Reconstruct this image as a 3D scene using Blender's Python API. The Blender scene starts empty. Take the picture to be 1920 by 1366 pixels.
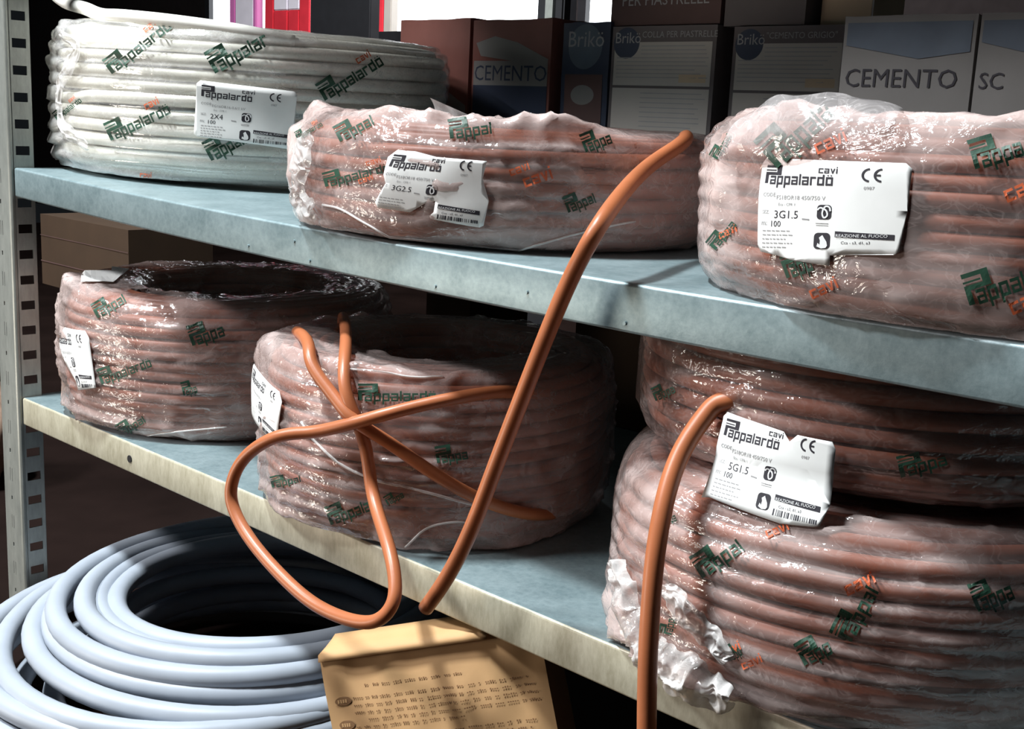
import bpy, bmesh, math, random
import numpy as np
from mathutils import Vector, Matrix
from mathutils.bvhtree import BVHTree
random.seed(7); rng = np.random.default_rng(7)
S = bpy.context.scene
COL = S.collection
R = math.radians

# ------------------------------------------------------------------ camera
CP = np.array([1.146159, -0.517017, 0.067689])
CR = np.array([0.7237, 0.6886, 0.0459]); CF = np.array([-0.6687, 0.7161, -0.2001])
CF = CF / np.linalg.norm(CF); CR = CR - CF * (CR @ CF); CR = CR / np.linalg.norm(CR); CU = np.cross(CR, CF)
FPX = 2251.97
cam_d = bpy.data.cameras.new('camera'); cam = bpy.data.objects.new('camera', cam_d); COL.objects.link(cam)
cam_d.sensor_width = 36; cam_d.lens = FPX / 1920 * 36; cam_d.clip_start = 0.01
cam.matrix_world = Matrix(((CR[0], CU[0], -CF[0], CP[0]), (CR[1], CU[1], -CF[1], CP[1]), (CR[2], CU[2], -CF[2], CP[2]), (0, 0, 0, 1)))
S.camera = cam
# ------------------------------------------------------------------ world, lamps, exposure
W = bpy.data.worlds.new('world'); S.world = W; W.use_nodes = True
W.node_tree.nodes['Background'].inputs[0].default_value = (0.75, 0.88, 1.0, 1)
W.node_tree.nodes['Background'].inputs[1].default_value = 0.008
S.view_settings.view_transform = 'Standard'; S.view_settings.look = 'None'
S.view_settings.exposure = 0.0; S.view_settings.gamma = 1
def area(name, loc, target, sx, sy, power, color):
    d = bpy.data.lights.new(name, 'AREA'); d.shape = 'RECTANGLE'; d.size = sx; d.size_y = sy; d.energy = power; d.color = color
    o = bpy.data.objects.new(name, d); COL.objects.link(o); o.location = loc
    v = Vector(target) - Vector(loc)
    o.rotation_euler = v.to_track_quat('-Z', 'Y').to_euler(); return o
area('ceiling_lamp', (0.5 - 0.62, -0.62, 1.95), (0.5, 0.0, -0.1), 0.30, 0.14, 108, (0.90, 0.97, 1.0))
area('aisle_lamp', (0.45 - 1.15, -1.50, 1.62), (0.5, 0.0, -0.1), 0.5, 0.25, 62, (0.97, 0.98, 1.0))  # unseen fill in front, added to brighten the coil fronts
area('low_lamp', (-0.32, -1.05, -0.38), (0.50, 0.0, -0.22), 0.4, 0.2, 5.5, (1.0, 0.90, 0.78))  # added warm fill from below, in place of floor bounce
area('rear_aisle_lamp', (-0.6, 1.3, 0.9), (-1.0, 2.0, 0.35), 0.5, 0.3, 30, (1, 1, 1))  # added fill that brightens the faces of the far packs

H2 = 0.2264; LIP = 0.0276
def sag(x): return -0.041145 * x + 0.025207 * x * x
def slope(x): return -0.041145 + 2 * 0.025207 * x
# pixel of the photograph -> point of the place (a way to measure, not to draw)
def ray(x, y): return CF + CR * (x - 960) / FPX - CU * (y - 683) / FPX
def ony(x, y, Y): d = ray(x, y); return CP + d * (Y - CP[1]) / d[1]
def onz(x, y, Z): d = ray(x, y); return CP + d * (Z - CP[2]) / d[2]

# ------------------------------------------------------------------ noise
def _h(i, j, k, s):
    n = (i * 73856093) ^ (j * 19349663) ^ (k * 83492791) ^ (s * 2654435)
    n = (n ^ (n >> 13)) * 1274126177 & 0x7fffffff
    n = (n ^ (n >> 16)) * 668265263 & 0x7fffffff
    return (n & 0xffff) / 32767.5 - 1
def noise(x, y, z, s=0):
    x, y, z = np.broadcast_arrays(x, y, z)
    i, j, k = [np.floor(v).astype(np.int64) for v in (x, y, z)]
    fx, fy, fz = x - i, y - j, z - k
    fx, fy, fz = [v * v * v * (v * (v * 6 - 15) + 10) for v in (fx, fy, fz)]
    def L(a, b, t): return a + (b - a) * t
    c = [[[_h(i + a, j + b, k + d, s) for d in (0, 1)] for b in (0, 1)] for a in (0, 1)]
    return L(L(L(c[0][0][0], c[1][0][0], fx), L(c[0][1][0], c[1][1][0], fx), fy),
             L(L(c[0][0][1], c[1][0][1], fx), L(c[0][1][1], c[1][1][1], fx), fy), fz)

# ------------------------------------------------------------------ materials
MATS = {}
def newmat(name):
    m = bpy.data.materials.new(name); m.use_nodes = True; nt = m.node_tree; nt.nodes.clear()
    out = nt.nodes.new('ShaderNodeOutputMaterial'); MATS[name] = m
    return m, nt, out
def N(nt, t, **kw):
    n = nt.nodes.new(t)
    for k, v in kw.items():
        if k.startswith('i_'):
            key = k[2:]; key = int(key) if key.isdigit() else key
            n.inputs[key].default_value = v
        else: setattr(n, k, v)
    return n
def plain(name, col, rough=0.5, metal=0.0, var=0.12, scale=40, bump=0.0, bscale=None, spec=0.4, col2=None):
    m, nt, out = newmat(name)
    p = N(nt, 'ShaderNodeBsdfPrincipled'); p.inputs['Roughness'].default_value = rough; p.inputs['Metallic'].default_value = metal
    p.inputs['Specular IOR Level'].default_value = spec
    tc = N(nt, 'ShaderNodeTexCoord'); no = N(nt, 'ShaderNodeTexNoise'); no.inputs['Scale'].default_value = scale; no.inputs['Detail'].default_value = 6
    nt.links.new(tc.outputs['Object'], no.inputs['Vector'])
    cr = N(nt, 'ShaderNodeValToRGB')
    a = [c * (1 - var) for c in col]; b = [min(1, c * (1 + var)) for c in (col2 or col)]
    cr.color_ramp.elements[0].color = (*a, 1); cr.color_ramp.elements[1].color = (*b, 1)
    cr.color_ramp.elements[0].position = 0.3; cr.color_ramp.elements[1].position = 0.7
    nt.links.new(no.outputs['Fac'], cr.inputs['Fac']); nt.links.new(cr.outputs['Color'], p.inputs['Base Color'])
    if bump:
        bn = N(nt, 'ShaderNodeTexNoise'); bn.inputs['Scale'].default_value = bscale or scale * 3; bn.inputs['Detail'].default_value = 4
        nt.links.new(tc.outputs['Object'], bn.inputs['Vector'])
        bu = N(nt, 'ShaderNodeBump'); bu.inputs['Strength'].default_value = bump; bu.inputs['Distance'].default_value = 0.001
        nt.links.new(bn.outputs['Fac'], bu.inputs['Height']); nt.links.new(bu.outputs['Normal'], p.inputs['Normal'])
    nt.links.new(p.outputs[0], out.inputs[0])
    return m
def emit(name, col, s):
    m, nt, out = newmat(name); e = N(nt, 'ShaderNodeEmission'); e.inputs[0].default_value = (*col, 1); e.inputs[1].default_value = s
    nt.links.new(e.outputs[0], out.inputs[0]); return m
def galvanized(name, c1, c2, rough=0.42, metal=0.45, grain=(1, 1, 1)):
    m, nt, out = newmat(name)
    p = N(nt, 'ShaderNodeBsdfPrincipled'); p.inputs['Roughness'].default_value = rough; p.inputs['Metallic'].default_value = metal
    tc = N(nt, 'ShaderNodeTexCoord'); mp = N(nt, 'ShaderNodeMapping'); mp.inputs['Scale'].default_value = grain
    nt.links.new(tc.outputs['Object'], mp.inputs['Vector'])
    n1 = N(nt, 'ShaderNodeTexNoise'); n1.inputs['Scale'].default_value = 300; n1.inputs['Detail'].default_value = 5; n1.inputs['Roughness'].default_value = 0.7
    n2 = N(nt, 'ShaderNodeTexNoise'); n2.inputs['Scale'].default_value = 28; n2.inputs['Detail'].default_value = 4
    vo = N(nt, 'ShaderNodeTexVoronoi'); vo.inputs['Scale'].default_value = 160
    for n in (n1, n2, vo): nt.links.new(mp.outputs[0], n.inputs['Vector'])
    mx = N(nt, 'ShaderNodeMix'); mx.data_type = 'FLOAT'; mx.inputs[0].default_value = 0.45
    nt.links.new(n2.outputs['Fac'], mx.inputs[2]); nt.links.new(n1.outputs['Fac'], mx.inputs[3])
    mx2 = N(nt, 'ShaderNodeMix'); mx2.data_type = 'FLOAT'; mx2.inputs[0].default_value = 0.12
    nt.links.new(mx.outputs[0], mx2.inputs[2]); nt.links.new(vo.outputs['Distance'], mx2.inputs[3])
    cr = N(nt, 'ShaderNodeValToRGB'); cr.color_ramp.elements[0].color = (*c1, 1); cr.color_ramp.elements[1].color = (*c2, 1)
    cr.color_ramp.elements[0].position = 0.36; cr.color_ramp.elements[1].position = 0.62
    nt.links.new(mx2.outputs[0], cr.inputs['Fac']); nt.links.new(cr.outputs['Color'], p.inputs['Base Color'])
    bu = N(nt, 'ShaderNodeBump'); bu.inputs['Strength'].default_value = 0.15; bu.inputs['Distance'].default_value = 0.0006
    nt.links.new(n1.outputs['Fac'], bu.inputs['Height']); nt.links.new(bu.outputs['Normal'], p.inputs['Normal'])
    nt.links.new(p.outputs[0], out.inputs[0]); return m
def film(name, haze0, haze1, tint=(0.93, 0.86, 0.85), hcol=(0.74, 0.60, 0.565), bump=0.55, gloss=0.9):
    m, nt, out = newmat(name)
    tc = N(nt, 'ShaderNodeTexCoord')
    mp = N(nt, 'ShaderNodeMapping'); mp.inputs['Scale'].default_value = (1, 1, 1.6)
    nt.links.new(tc.outputs['Object'], mp.inputs['Vector'])
    n1 = N(nt, 'ShaderNodeTexNoise'); n1.inputs['Scale'].default_value = 22; n1.inputs['Detail'].default_value = 5; n1.inputs['Distortion'].default_value = 0.6
    n2 = N(nt, 'ShaderNodeTexNoise'); n2.inputs['Scale'].default_value = 85; n2.inputs['Detail'].default_value = 3; n2.inputs['Distortion'].default_value = 1.2
    for n in (n1, n2): nt.links.new(mp.outputs[0], n.inputs['Vector'])
    # sharp creases: ridge of a noise
    sub = N(nt, 'ShaderNodeMath', operation='SUBTRACT'); sub.inputs[1].default_value = 0.5; nt.links.new(n2.outputs['Fac'], sub.inputs[0])
    ab = N(nt, 'ShaderNodeMath', operation='ABSOLUTE'); nt.links.new(sub.outputs[0], ab.inputs[0])
    rd = N(nt, 'ShaderNodeMapRange'); rd.inputs[1].default_value = 0.0; rd.inputs[2].default_value = 0.05; rd.inputs[3].default_value = 1; rd.inputs[4].default_value = 0
    nt.links.new(ab.outputs[0], rd.inputs[0])
    hz = N(nt, 'ShaderNodeMapRange'); hz.inputs[1].default_value = 0.35; hz.inputs[2].default_value = 0.7; hz.inputs[3].default_value = haze0; hz.inputs[4].default_value = haze1
    nt.links.new(n1.outputs['Fac'], hz.inputs[0])
    at = N(nt, 'ShaderNodeAttribute'); at.attribute_name = 'crease'
    ad = N(nt, 'ShaderNodeMath', operation='ADD'); ad.use_clamp = True
    nt.links.new(hz.outputs[0], ad.inputs[0]); nt.links.new(at.outputs['Fac'], ad.inputs[1])
    cm = N(nt, 'ShaderNodeMath', operation='MULTIPLY'); cm.inputs[1].default_value = 0.10; nt.links.new(rd.outputs[0], cm.inputs[0])
    ad2 = N(nt, 'ShaderNodeMath', operation='ADD'); ad2.use_clamp = True
    nt.links.new(ad.outputs[0], ad2.inputs[0]); nt.links.new(cm.outputs[0], ad2.inputs[1])
    tr = N(nt, 'ShaderNodeBsdfTransparent'); tr.inputs[0].default_value = (*tint, 1)
    di = N(nt, 'ShaderNodeBsdfDiffuse'); di.inputs[0].default_value = (*hcol, 1)
    mix1 = N(nt, 'ShaderNodeMixShader'); nt.links.new(ad2.outputs[0], mix1.inputs[0]); nt.links.new(tr.outputs[0], mix1.inputs[1]); nt.links.new(di.outputs[0], mix1.inputs[2])
    hs = N(nt, 'ShaderNodeMath', operation='MULTIPLY_ADD'); hs.inputs[1].default_value = 0.5
    nt.links.new(n1.outputs['Fac'], hs.inputs[0]); nt.links.new(n2.outputs['Fac'], hs.inputs[2])
    bu = N(nt, 'ShaderNodeBump'); bu.inputs['Strength'].default_value = bump; bu.inputs['Distance'].default_value = 0.003
    nt.links.new(hs.outputs[0], bu.inputs['Height'])
    gl = N(nt, 'ShaderNodeBsdfGlossy'); gl.inputs['Roughness'].default_value = 0.11; gl.inputs[0].default_value = (gloss, gloss, gloss, 1)
    nt.links.new(bu.outputs['Normal'], gl.inputs['Normal'])
    fr = N(nt, 'ShaderNodeLayerWeight'); fr.inputs[0].default_value = 0.5; nt.links.new(bu.outputs['Normal'], fr.inputs['Normal'])
    fp = N(nt, 'ShaderNodeMath', operation='POWER'); fp.inputs[1].default_value = 4.0; nt.links.new(fr.outputs['Facing'], fp.inputs[0])
    fm = N(nt, 'ShaderNodeMath', operation='MULTIPLY_ADD'); fm.inputs[1].default_value = 0.75; fm.inputs[2].default_value = 0.065; fm.use_clamp = True; nt.links.new(fp.outputs[0], fm.inputs[0])
    mix2 = N(nt, 'ShaderNodeMixShader'); nt.links.new(fm.outputs[0], mix2.inputs[0]); nt.links.new(mix1.outputs[0], mix2.inputs[1]); nt.links.new(gl.outputs[0], mix2.inputs[2])
    nt.links.new(mix2.outputs[0], out.inputs[0]); return m

galvanized('zinc', (0.175, 0.245, 0.262), (0.30, 0.385, 0.405))
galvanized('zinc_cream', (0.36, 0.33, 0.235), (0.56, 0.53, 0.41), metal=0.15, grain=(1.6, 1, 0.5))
galvanized('zinc_post', (0.25, 0.265, 0.245), (0.37, 0.385, 0.355), grain=(1, 1, 0.25))
plain('orange_cable', (0.42, 0.135, 0.055), 0.38, var=0.10, scale=30, bump=0.05, bscale=250)
plain('brown_cable', (0.34, 0.135, 0.085), 0.42, var=0.12, scale=25)
plain('white_cable', (0.80, 0.78, 0.72), 0.42, var=0.07, scale=25)
plain('grey_cable', (0.35, 0.385, 0.44), 0.45, var=0.06, scale=25)
film('film_pink', 0.10, 0.40)
film('film_pink_clear', 0.05, 0.22)
film('film_white', 0.08, 0.28, tint=(0.96, 0.96, 0.94), hcol=(0.90, 0.88, 0.86), bump=0.12)
film('film_loose', 0.22, 0.80, tint=(0.95, 0.93, 0.92), hcol=(0.88, 0.86, 0.84), bump=0.25)
film('film_sheet', 0.06, 0.38, tint=(0.95, 0.91, 0.90), hcol=(0.84, 0.78, 0.77), bump=0.3)
plain('paper', (0.80, 0.80, 0.78), 0.55, var=0.03, scale=60)
plain('ink', (0.025, 0.022, 0.03), 0.6, var=0.1)
plain('ink_grey', (0.32, 0.31, 0.31), 0.6, var=0.1)
plain('ink_green', (0.018, 0.060, 0.036), 0.5, var=0.25, scale=120)
plain('ink_orange', (0.62, 0.13, 0.05), 0.5, var=0.2, scale=120)
plain('ink_white', (0.75, 0.75, 0.75), 0.6, var=0.02)
plain('ink_brown', (0.22, 0.115, 0.05), 0.6, var=0.1)
plain('kraft', (0.52, 0.31, 0.145), 0.7, var=0.10, scale=18, bump=0.15, bscale=60)
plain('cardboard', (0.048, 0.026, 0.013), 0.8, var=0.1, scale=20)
plain('dark_board', (0.10, 0.055, 0.05), 0.7, var=0.15, scale=20)
plain('bag_red', (0.20, 0.075, 0.06), 0.4, var=0.15, scale=15, bump=0.4, bscale=30)
plain('bag_navy', (0.035, 0.045, 0.075), 0.4, var=0.15, scale=15, bump=0.4, bscale=30)
plain('bag_grey', (0.21, 0.20, 0.19), 0.5, var=0.08, scale=15, bump=0.3, bscale=30)
plain('bag_blue', (0.10, 0.125, 0.16), 0.5, var=0.25, scale=15, bump=0.3, bscale=30)
plain('box_cream', (0.46, 0.42, 0.38), 0.6, var=0.05, scale=20)
plain('box_dark', (0.12, 0.10, 0.10), 0.6, var=0.1, scale=20)
plain('box_beige', (0.50, 0.38, 0.26), 0.6, var=0.08, scale=20)
plain('red_pack', (0.75, 0.04, 0.06), 0.4, var=0.1, scale=20)
plain('white_pack', (0.85, 0.80, 0.88), 0.4, var=0.05, scale=20)
plain('peach_pack', (0.60, 0.40, 0.30), 0.35, var=0.15, scale=30, bump=0.3)
plain('pink_pack', (0.70, 0.20, 0.50), 0.4, var=0.05, scale=20)
plain('black_plastic', (0.012, 0.012, 0.014), 0.5, var=0.1)
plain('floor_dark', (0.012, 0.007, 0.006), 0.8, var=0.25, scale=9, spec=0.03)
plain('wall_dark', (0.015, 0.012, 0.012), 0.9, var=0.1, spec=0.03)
emit('window_light', (0.92, 0.96, 1.0), 5.0)  # glow of the panels that stand in for the lit far aisle

# ------------------------------------------------------------------ mesh helpers
def link(name, mesh, mat=None, parent=None):
    o = bpy.data.objects.new(name, mesh); COL.objects.link(o)
    if mat: mesh.materials.append(MATS[mat])
    if parent: o.parent = parent
    return o
def mk(name, V, Fc, mat=None, parent=None, smooth=False):
    me = bpy.data.meshes.new(name); me.from_pydata([tuple(map(float, v)) for v in V], [], [tuple(map(int, f)) for f in Fc]); me.update()
    if smooth: me.polygons.foreach_set('use_smooth', [True] * len(me.polygons))
    return link(name, me, mat, parent)
def mkbm(name, bm, mat=None, parent=None, smooth=False):
    me = bpy.data.meshes.new(name); bm.normal_update(); bm.to_mesh(me); bm.free()
    if smooth: me.polygons.foreach_set('use_smooth', [True] * len(me.polygons))
    return link(name, me, mat, parent)
def empty(name, loc, label=None, cat=None, group=None, rot=None):
    o = bpy.data.objects.new(name, None); COL.objects.link(o); o.location = loc; o.empty_display_size = 0.02
    if rot: o.rotation_euler = rot
    tag(o, label, cat, group); return o
def tag(o, label=None, cat=None, group=None, kind=None):
    if label: o['label'] = label
    if cat: o['category'] = cat
    if group: o['group'] = group
    if kind: o['kind'] = kind
    return o
def catmull(P, n=12):
    P = [np.array(p, float) for p in P]; P = [2 * P[0] - P[1]] + P + [2 * P[-1] - P[-2]]
    out = []
    for i in range(1, len(P) - 2):
        p0, p1, p2, p3 = P[i - 1:i + 3]
        for k in range(n):
            t = k / n
            out.append(0.5 * (2 * p1 + (p2 - p0) * t + (2 * p0 - 5 * p1 + 4 * p2 - p3) * t * t + (3 * p1 - p0 - 3 * p2 + p3) * t ** 3))
    out.append(P[-2]); return np.array(out)
def smooth(P, it=6):
    P = np.array(P, float)
    for _ in range(it): P[1:-1] = 0.25 * P[:-2] + 0.5 * P[1:-1] + 0.25 * P[2:]
    return P
def tube_mesh(path, rad, sides=12, flat=None):
    path = np.array(path); n = len(path)
    T = np.gradient(path, axis=0); T /= np.linalg.norm(T, axis=1)[:, None]
    nrm = np.cross(T[0], [0.3, 0.2, 0.9]); nrm /= np.linalg.norm(nrm)
    V = []
    rad = np.broadcast_to(rad, (n,))
    for i in range(n):
        nrm = nrm - T[i] * (nrm @ T[i]); nrm /= np.linalg.norm(nrm); b = np.cross(T[i], nrm)
        for k in range(sides):
            a = 2 * math.pi * k / sides
            V.append(path[i] + rad[i] * (nrm * math.cos(a) + b * math.sin(a)))
    Fc = []
    for i in range(n - 1):
        for k in range(sides):
            k2 = (k + 1) % sides
            Fc.append((i * sides + k, i * sides + k2, (i + 1) * sides + k2, (i + 1) * sides + k))
    Fc.append(tuple(range(sides - 1, -1, -1))); Fc.append(tuple((n - 1) * sides + k for k in range(sides)))
    return V, Fc
def tube(name, path, rad, mat, parent=None, sides=12):
    V, Fc = tube_mesh(path, rad, sides); return mk(name, V, Fc, mat, parent, True)
def box_bm(bm, lo, hi):
    vs = [bm.verts.new((x, y, z)) for z in (lo[2], hi[2]) for y in (lo[1], hi[1]) for x in (lo[0], hi[0])]
    for f in ((0, 2, 3, 1), (4, 5, 7, 6), (0, 1, 5, 4), (2, 6, 7, 3), (0, 4, 6, 2), (1, 3, 7, 5)): bm.faces.new([vs[i] for i in f])
    return vs

# flat shapes (letters, labels) -> cut by a grid -> laid on a surface
def rects(L): return [[(a, b), (c, b), (c, d), (a, d)] for a, b, c, d in L]
GL = {
 'a': (5, [(0, 4, 5, 5.2), (3.8, 0, 5, 4), (0, 0, 3.8, 1.1), (0, 1.1, 1.2, 3), (1.2, 2.1, 3.8, 3)]),
 'p': (5, [(0, -2, 1.3, 5.2), (1.3, 4, 5, 5.2), (3.7, 0, 5, 4), (1.3, 0, 3.7, 1.2)]),
 'l': (1.3, [(0, 0, 1.3, 6.6)]),
 'r': (4.2, [(0, 0, 1.3, 5.2), (1.3, 4, 4.2, 5.2)]),
 'd': (5, [(3.7, 0, 5, 6.6), (0, 0, 1.3, 5.2), (1.3, 4, 3.7, 5.2), (1.3, 0, 3.7, 1.2)]),
 'o': (5, [(0, 0, 1.3, 5.2), (3.7, 0, 5, 5.2), (1.3, 4, 3.7, 5.2), (1.3, 0, 3.7, 1.2), (0.9, 5.8, 1.9, 6.4), (3.1, 5.8, 4.1, 6.4)]),
 'c': (5, [(0, 0, 1.3, 5.2), (1.3, 4, 5, 5.2), (1.3, 0, 5, 1.2)]),
 'i': (1.3, [(0, 0, 1.3, 5.2), (0, 6, 1.3, 7.2)]),
}
def blocks(word, x0=0, y0=0, s=1.0, sx=0.84):
    out = []; x = x0
    for ch in word:
        if ch == 'v':
            for q in ([(0, 5.2), (1.4, 5.2), (3.1, 0), (2.0, 0)], [(3.6, 5.2), (5, 5.2), (3.1, 0), (2.0, 0)]):
                out.append([(x + a * s * sx, y0 + b * s) for a, b in q])
            x += 6 * s * sx; continue
        w, L = GL[ch]
        for q in rects(L): out.append([(x + a * s * sx, y0 + b * s) for a, b in q])
        x += (w + 1.1) * s * sx
    return out, x
def bigP(x0=0, y0=0, s=1.0):
    L = [(0, 10, 11.8, 11.6), (8.4, 5.6, 11.8, 10), (0, 8.1, 7.8, 8.8), (0, 5.6, 8.4, 7.3), (0, 0.6, 2.4, 5.6)]
    return [[(x0 + a * s, y0 + b * s) for a, b in q] for q in rects(L)]
def wordmark(n=9):
    w, xe = blocks('appalardo'[:n], 4.0, 0)
    return bigP() + w, xe
_txt = {}
def text2d(t, size, x=0, y=0, align='LEFT', bold=0.0):
    key = (t, bold)
    if key not in _txt:
        c = bpy.data.curves.new('t', 'FONT'); c.body = t; c.resolution_u = 2; c.offset = bold
        o = bpy.data.objects.new('t', c); COL.objects.link(o)
        me = o.evaluated_get(bpy.context.evaluated_depsgraph_get()).to_mesh()
        _txt[key] = ([(v.co.x, v.co.y) for v in me.vertices], [tuple(p.vertices) for p in me.polygons])
        bpy.data.objects.remove(o); bpy.data.curves.remove(c)
    V, Fc = _txt[key]
    w = max([v[0] for v in V] or [0]); dx = -w / 2 if align == 'CENTER' else 0
    return [[(x + (V[i][0] + dx) * size, y + V[i][1] * size) for i in f] for f in Fc]
def arc(cx, cy, r0, r1, a0, a1, n=12):
    A = [R(a0 + (a1 - a0) * i / n) for i in range(n + 1)]
    return [[(cx + r0 * math.cos(A[i]), cy + r0 * math.sin(A[i])), (cx + r1 * math.cos(A[i]), cy + r1 * math.sin(A[i])),
             (cx + r1 * math.cos(A[i + 1]), cy + r1 * math.sin(A[i + 1])), (cx + r0 * math.cos(A[i + 1]), cy + r0 * math.sin(A[i + 1]))] for i in range(n)]
def rrect(x0, y0, x1, y1, r, n=5):
    out = []
    for cx, cy, a in ((x1 - r, y1 - r, 0), (x0 + r, y1 - r, 90), (x0 + r, y0 + r, 180), (x1 - r, y0 + r, 270)):
        for k in range(n + 1): out.append((cx + r * math.cos(R(a + 90 * k / n)), cy + r * math.sin(R(a + 90 * k / n))))
    return out
def laid(name, polys, fn, mat, parent=None, step=None, smooth=False, ngon=False):
    """polys in flat (u,v); cut by a grid of pitch step; every vertex laid on a surface by fn(u,v) (None drops it)"""
    bm = bmesh.new()
    for q in polys:
        a = sum(q[i][0] * q[(i + 1) % len(q)][1] - q[(i + 1) % len(q)][0] * q[i][1] for i in range(len(q)))
        if a < 0: q = q[::-1]
        try: bm.faces.new([bm.verts.new((p[0], p[1], 0)) for p in q])
        except ValueError: pass
    if step:
        if ngon: bmesh.ops.triangulate(bm, faces=bm.faces[:])
        us = [v.co.x for v in bm.verts]; vs = [v.co.y for v in bm.verts]
        for ax, lo, hi in ((0, min(us), max(us)), (1, min(vs), max(vs))):
            k = math.floor(lo / step) + 1
            while k * step < hi:
                co = [0, 0, 0]; no = [0, 0, 0]; co[ax] = k * step; no[ax] = 1
                bmesh.ops.bisect_plane(bm, geom=bm.verts[:] + bm.edges[:] + bm.faces[:], plane_co=co, plane_no=no, dist=step * 0.01)
                k += 1
    bad = []
    for v in bm.verts:
        p = fn(v.co.x, v.co.y)
        if p is None: bad.append(v)
        else: v.co = p
    if bad: bmesh.ops.delete(bm, geom=bad, context='VERTS')
    return mkbm(name, bm, mat, parent, smooth)

# ------------------------------------------------------------------ setting
def structure(o): o['kind'] = 'structure'; return o
FZ = -0.475
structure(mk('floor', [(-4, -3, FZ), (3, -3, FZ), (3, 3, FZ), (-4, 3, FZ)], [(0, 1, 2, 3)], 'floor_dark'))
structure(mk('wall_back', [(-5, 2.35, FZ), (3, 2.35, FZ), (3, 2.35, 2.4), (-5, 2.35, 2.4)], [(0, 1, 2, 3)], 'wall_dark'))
wf = bmesh.new()
def glow_panel(n, x0, x1, z0=0.30, z1=0.75, y=2.28):  # added glowing panel in place of the bright far aisle
    o = structure(mk('window_%d' % n, [(x0, y, z0), (x1, y, z0), (x1, y, z1), (x0, y, z1)], [(0, 1, 2, 3)], 'window_light'))
    bm = bmesh.new(); t = 0.03
    for lo, hi in (((x0 - t, y - .02, z0 - t), (x0, y + .02, z1 + t)), ((x1, y - .02, z0 - t), (x1 + t, y + .02, z1 + t)), ((x0, y - .02, z0 - t), (x1, y + .02, z0)), ((x0, y - .02, z1), (x1, y + .02, z1 + t))):
        box_bm(bm, lo, hi)
    mkbm('window_frame', bm, 'black_plastic', o)  # dark rim round the added glow panel
glow_panel(1, -3.20, -2.50); glow_panel(2, -2.08, -1.32); glow_panel(3, -1.22, -0.98)

# ------------------------------------------------------------------ shelving
rack = empty('metal_shelving', (0, 0, FZ), 'grey galvanized metal shelving with slotted post, loaded with cable coils', 'shelving')
def local(o, root):
    o.parent = root; o.matrix_parent_inverse = Matrix.Translation(-root.location); return o
def deck(name, z, bend, cream=False):
    bm = bmesh.new(); xs = np.linspace(0, 1.35, 46); f = (lambda x: sag(x)) if bend else (lambda x: 0.0)
    r = 0.0022; D = 0.62
    prof = [(0.012, -LIP), (0.0012, -LIP), (0.0003, -LIP + .0006), (0, -LIP + .0016), (0, -r)] + [(r - r * math.cos(R(a)), -r + r * math.sin(R(a))) for a in (22, 45, 68, 90)] + [(0.021, 0), (0.06, 0), (0.2, 0), (0.4, 0), (D, 0), (D, -LIP)]
    rows = []
    for x in xs: rows.append([bm.verts.new((x, p[0], z + f(x) + p[1])) for p in prof])
    for i in range(len(xs) - 1):
        for k in range(len(prof) - 1): bm.faces.new((rows[i][k], rows[i + 1][k], rows[i + 1][k + 1], rows[i][k + 1]))
    # the deck runs on behind the post, past the notch
    k0 = 9
    side = [bm.verts.new((-0.006, p[0], z + p[1])) for p in prof[k0:]]
    for k in range(len(side) - 1): bm.faces.new((side[k], rows[0][k0 + k], rows[0][k0 + k + 1], side[k + 1]))
    low = [bm.verts.new((-0.006, p[0], z - LIP)) for p in prof[k0:-1]]
    for k in range(len(low) - 1): bm.faces.new((low[k], side[k], side[k + 1], low[k + 1]))
    # end flange of the lip
    a = rows[0][4]; b = rows[0][3]; 
    e = [bm.verts.new((0.0002, 0.020, z - r)), bm.verts.new((0.0002, 0.020, z - LIP + .0016))]
    bm.faces.new((a, b, e[1], e[0]))
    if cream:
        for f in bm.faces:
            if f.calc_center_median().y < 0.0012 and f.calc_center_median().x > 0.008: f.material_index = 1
    o = mkbm(name, bm, 'zinc', None, True); local(o, rack)
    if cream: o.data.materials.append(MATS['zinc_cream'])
    m = o.modifiers.new('t', 'SOLIDIFY'); m.thickness = 0.0009; m.offset = -1
    m = o.modifiers.new('e', 'EDGE_SPLIT'); m.split_angle = R(40)
    return o
up = deck('shelf_board', 0.0, True); up['label'] = 'upper shelf board'
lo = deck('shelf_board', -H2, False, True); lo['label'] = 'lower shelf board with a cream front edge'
tp = deck('shelf_board', 0.44, False); tp['label'] = 'top shelf board'  # out of view above, added for the shade it casts on the back row
def lip_spot(px, py, deckobj, rad, mat='black_plastic', name='bolt_hole'):
    p = ony(px, py, -0.0004); bm = bmesh.new()
    bmesh.ops.create_cone(bm, cap_ends=True, segments=20, radius1=rad, radius2=rad, depth=0.0010, matrix=Matrix.Translation(p) @ Matrix.Rotation(R(90), 4, 'X'))
    o = mkbm(name, bm, mat); o.parent = deckobj; return o
lip_spot(243, 860, lo, 0.0033)  # black disc paints the dark of an uncut bolt hole
for q in ((551, 452), (815, 537), (987, 548), (1171, 606), (465, 461), (580, 489)): lip_spot(*q, up, 0.0011, 'zinc', 'rivet')
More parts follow.
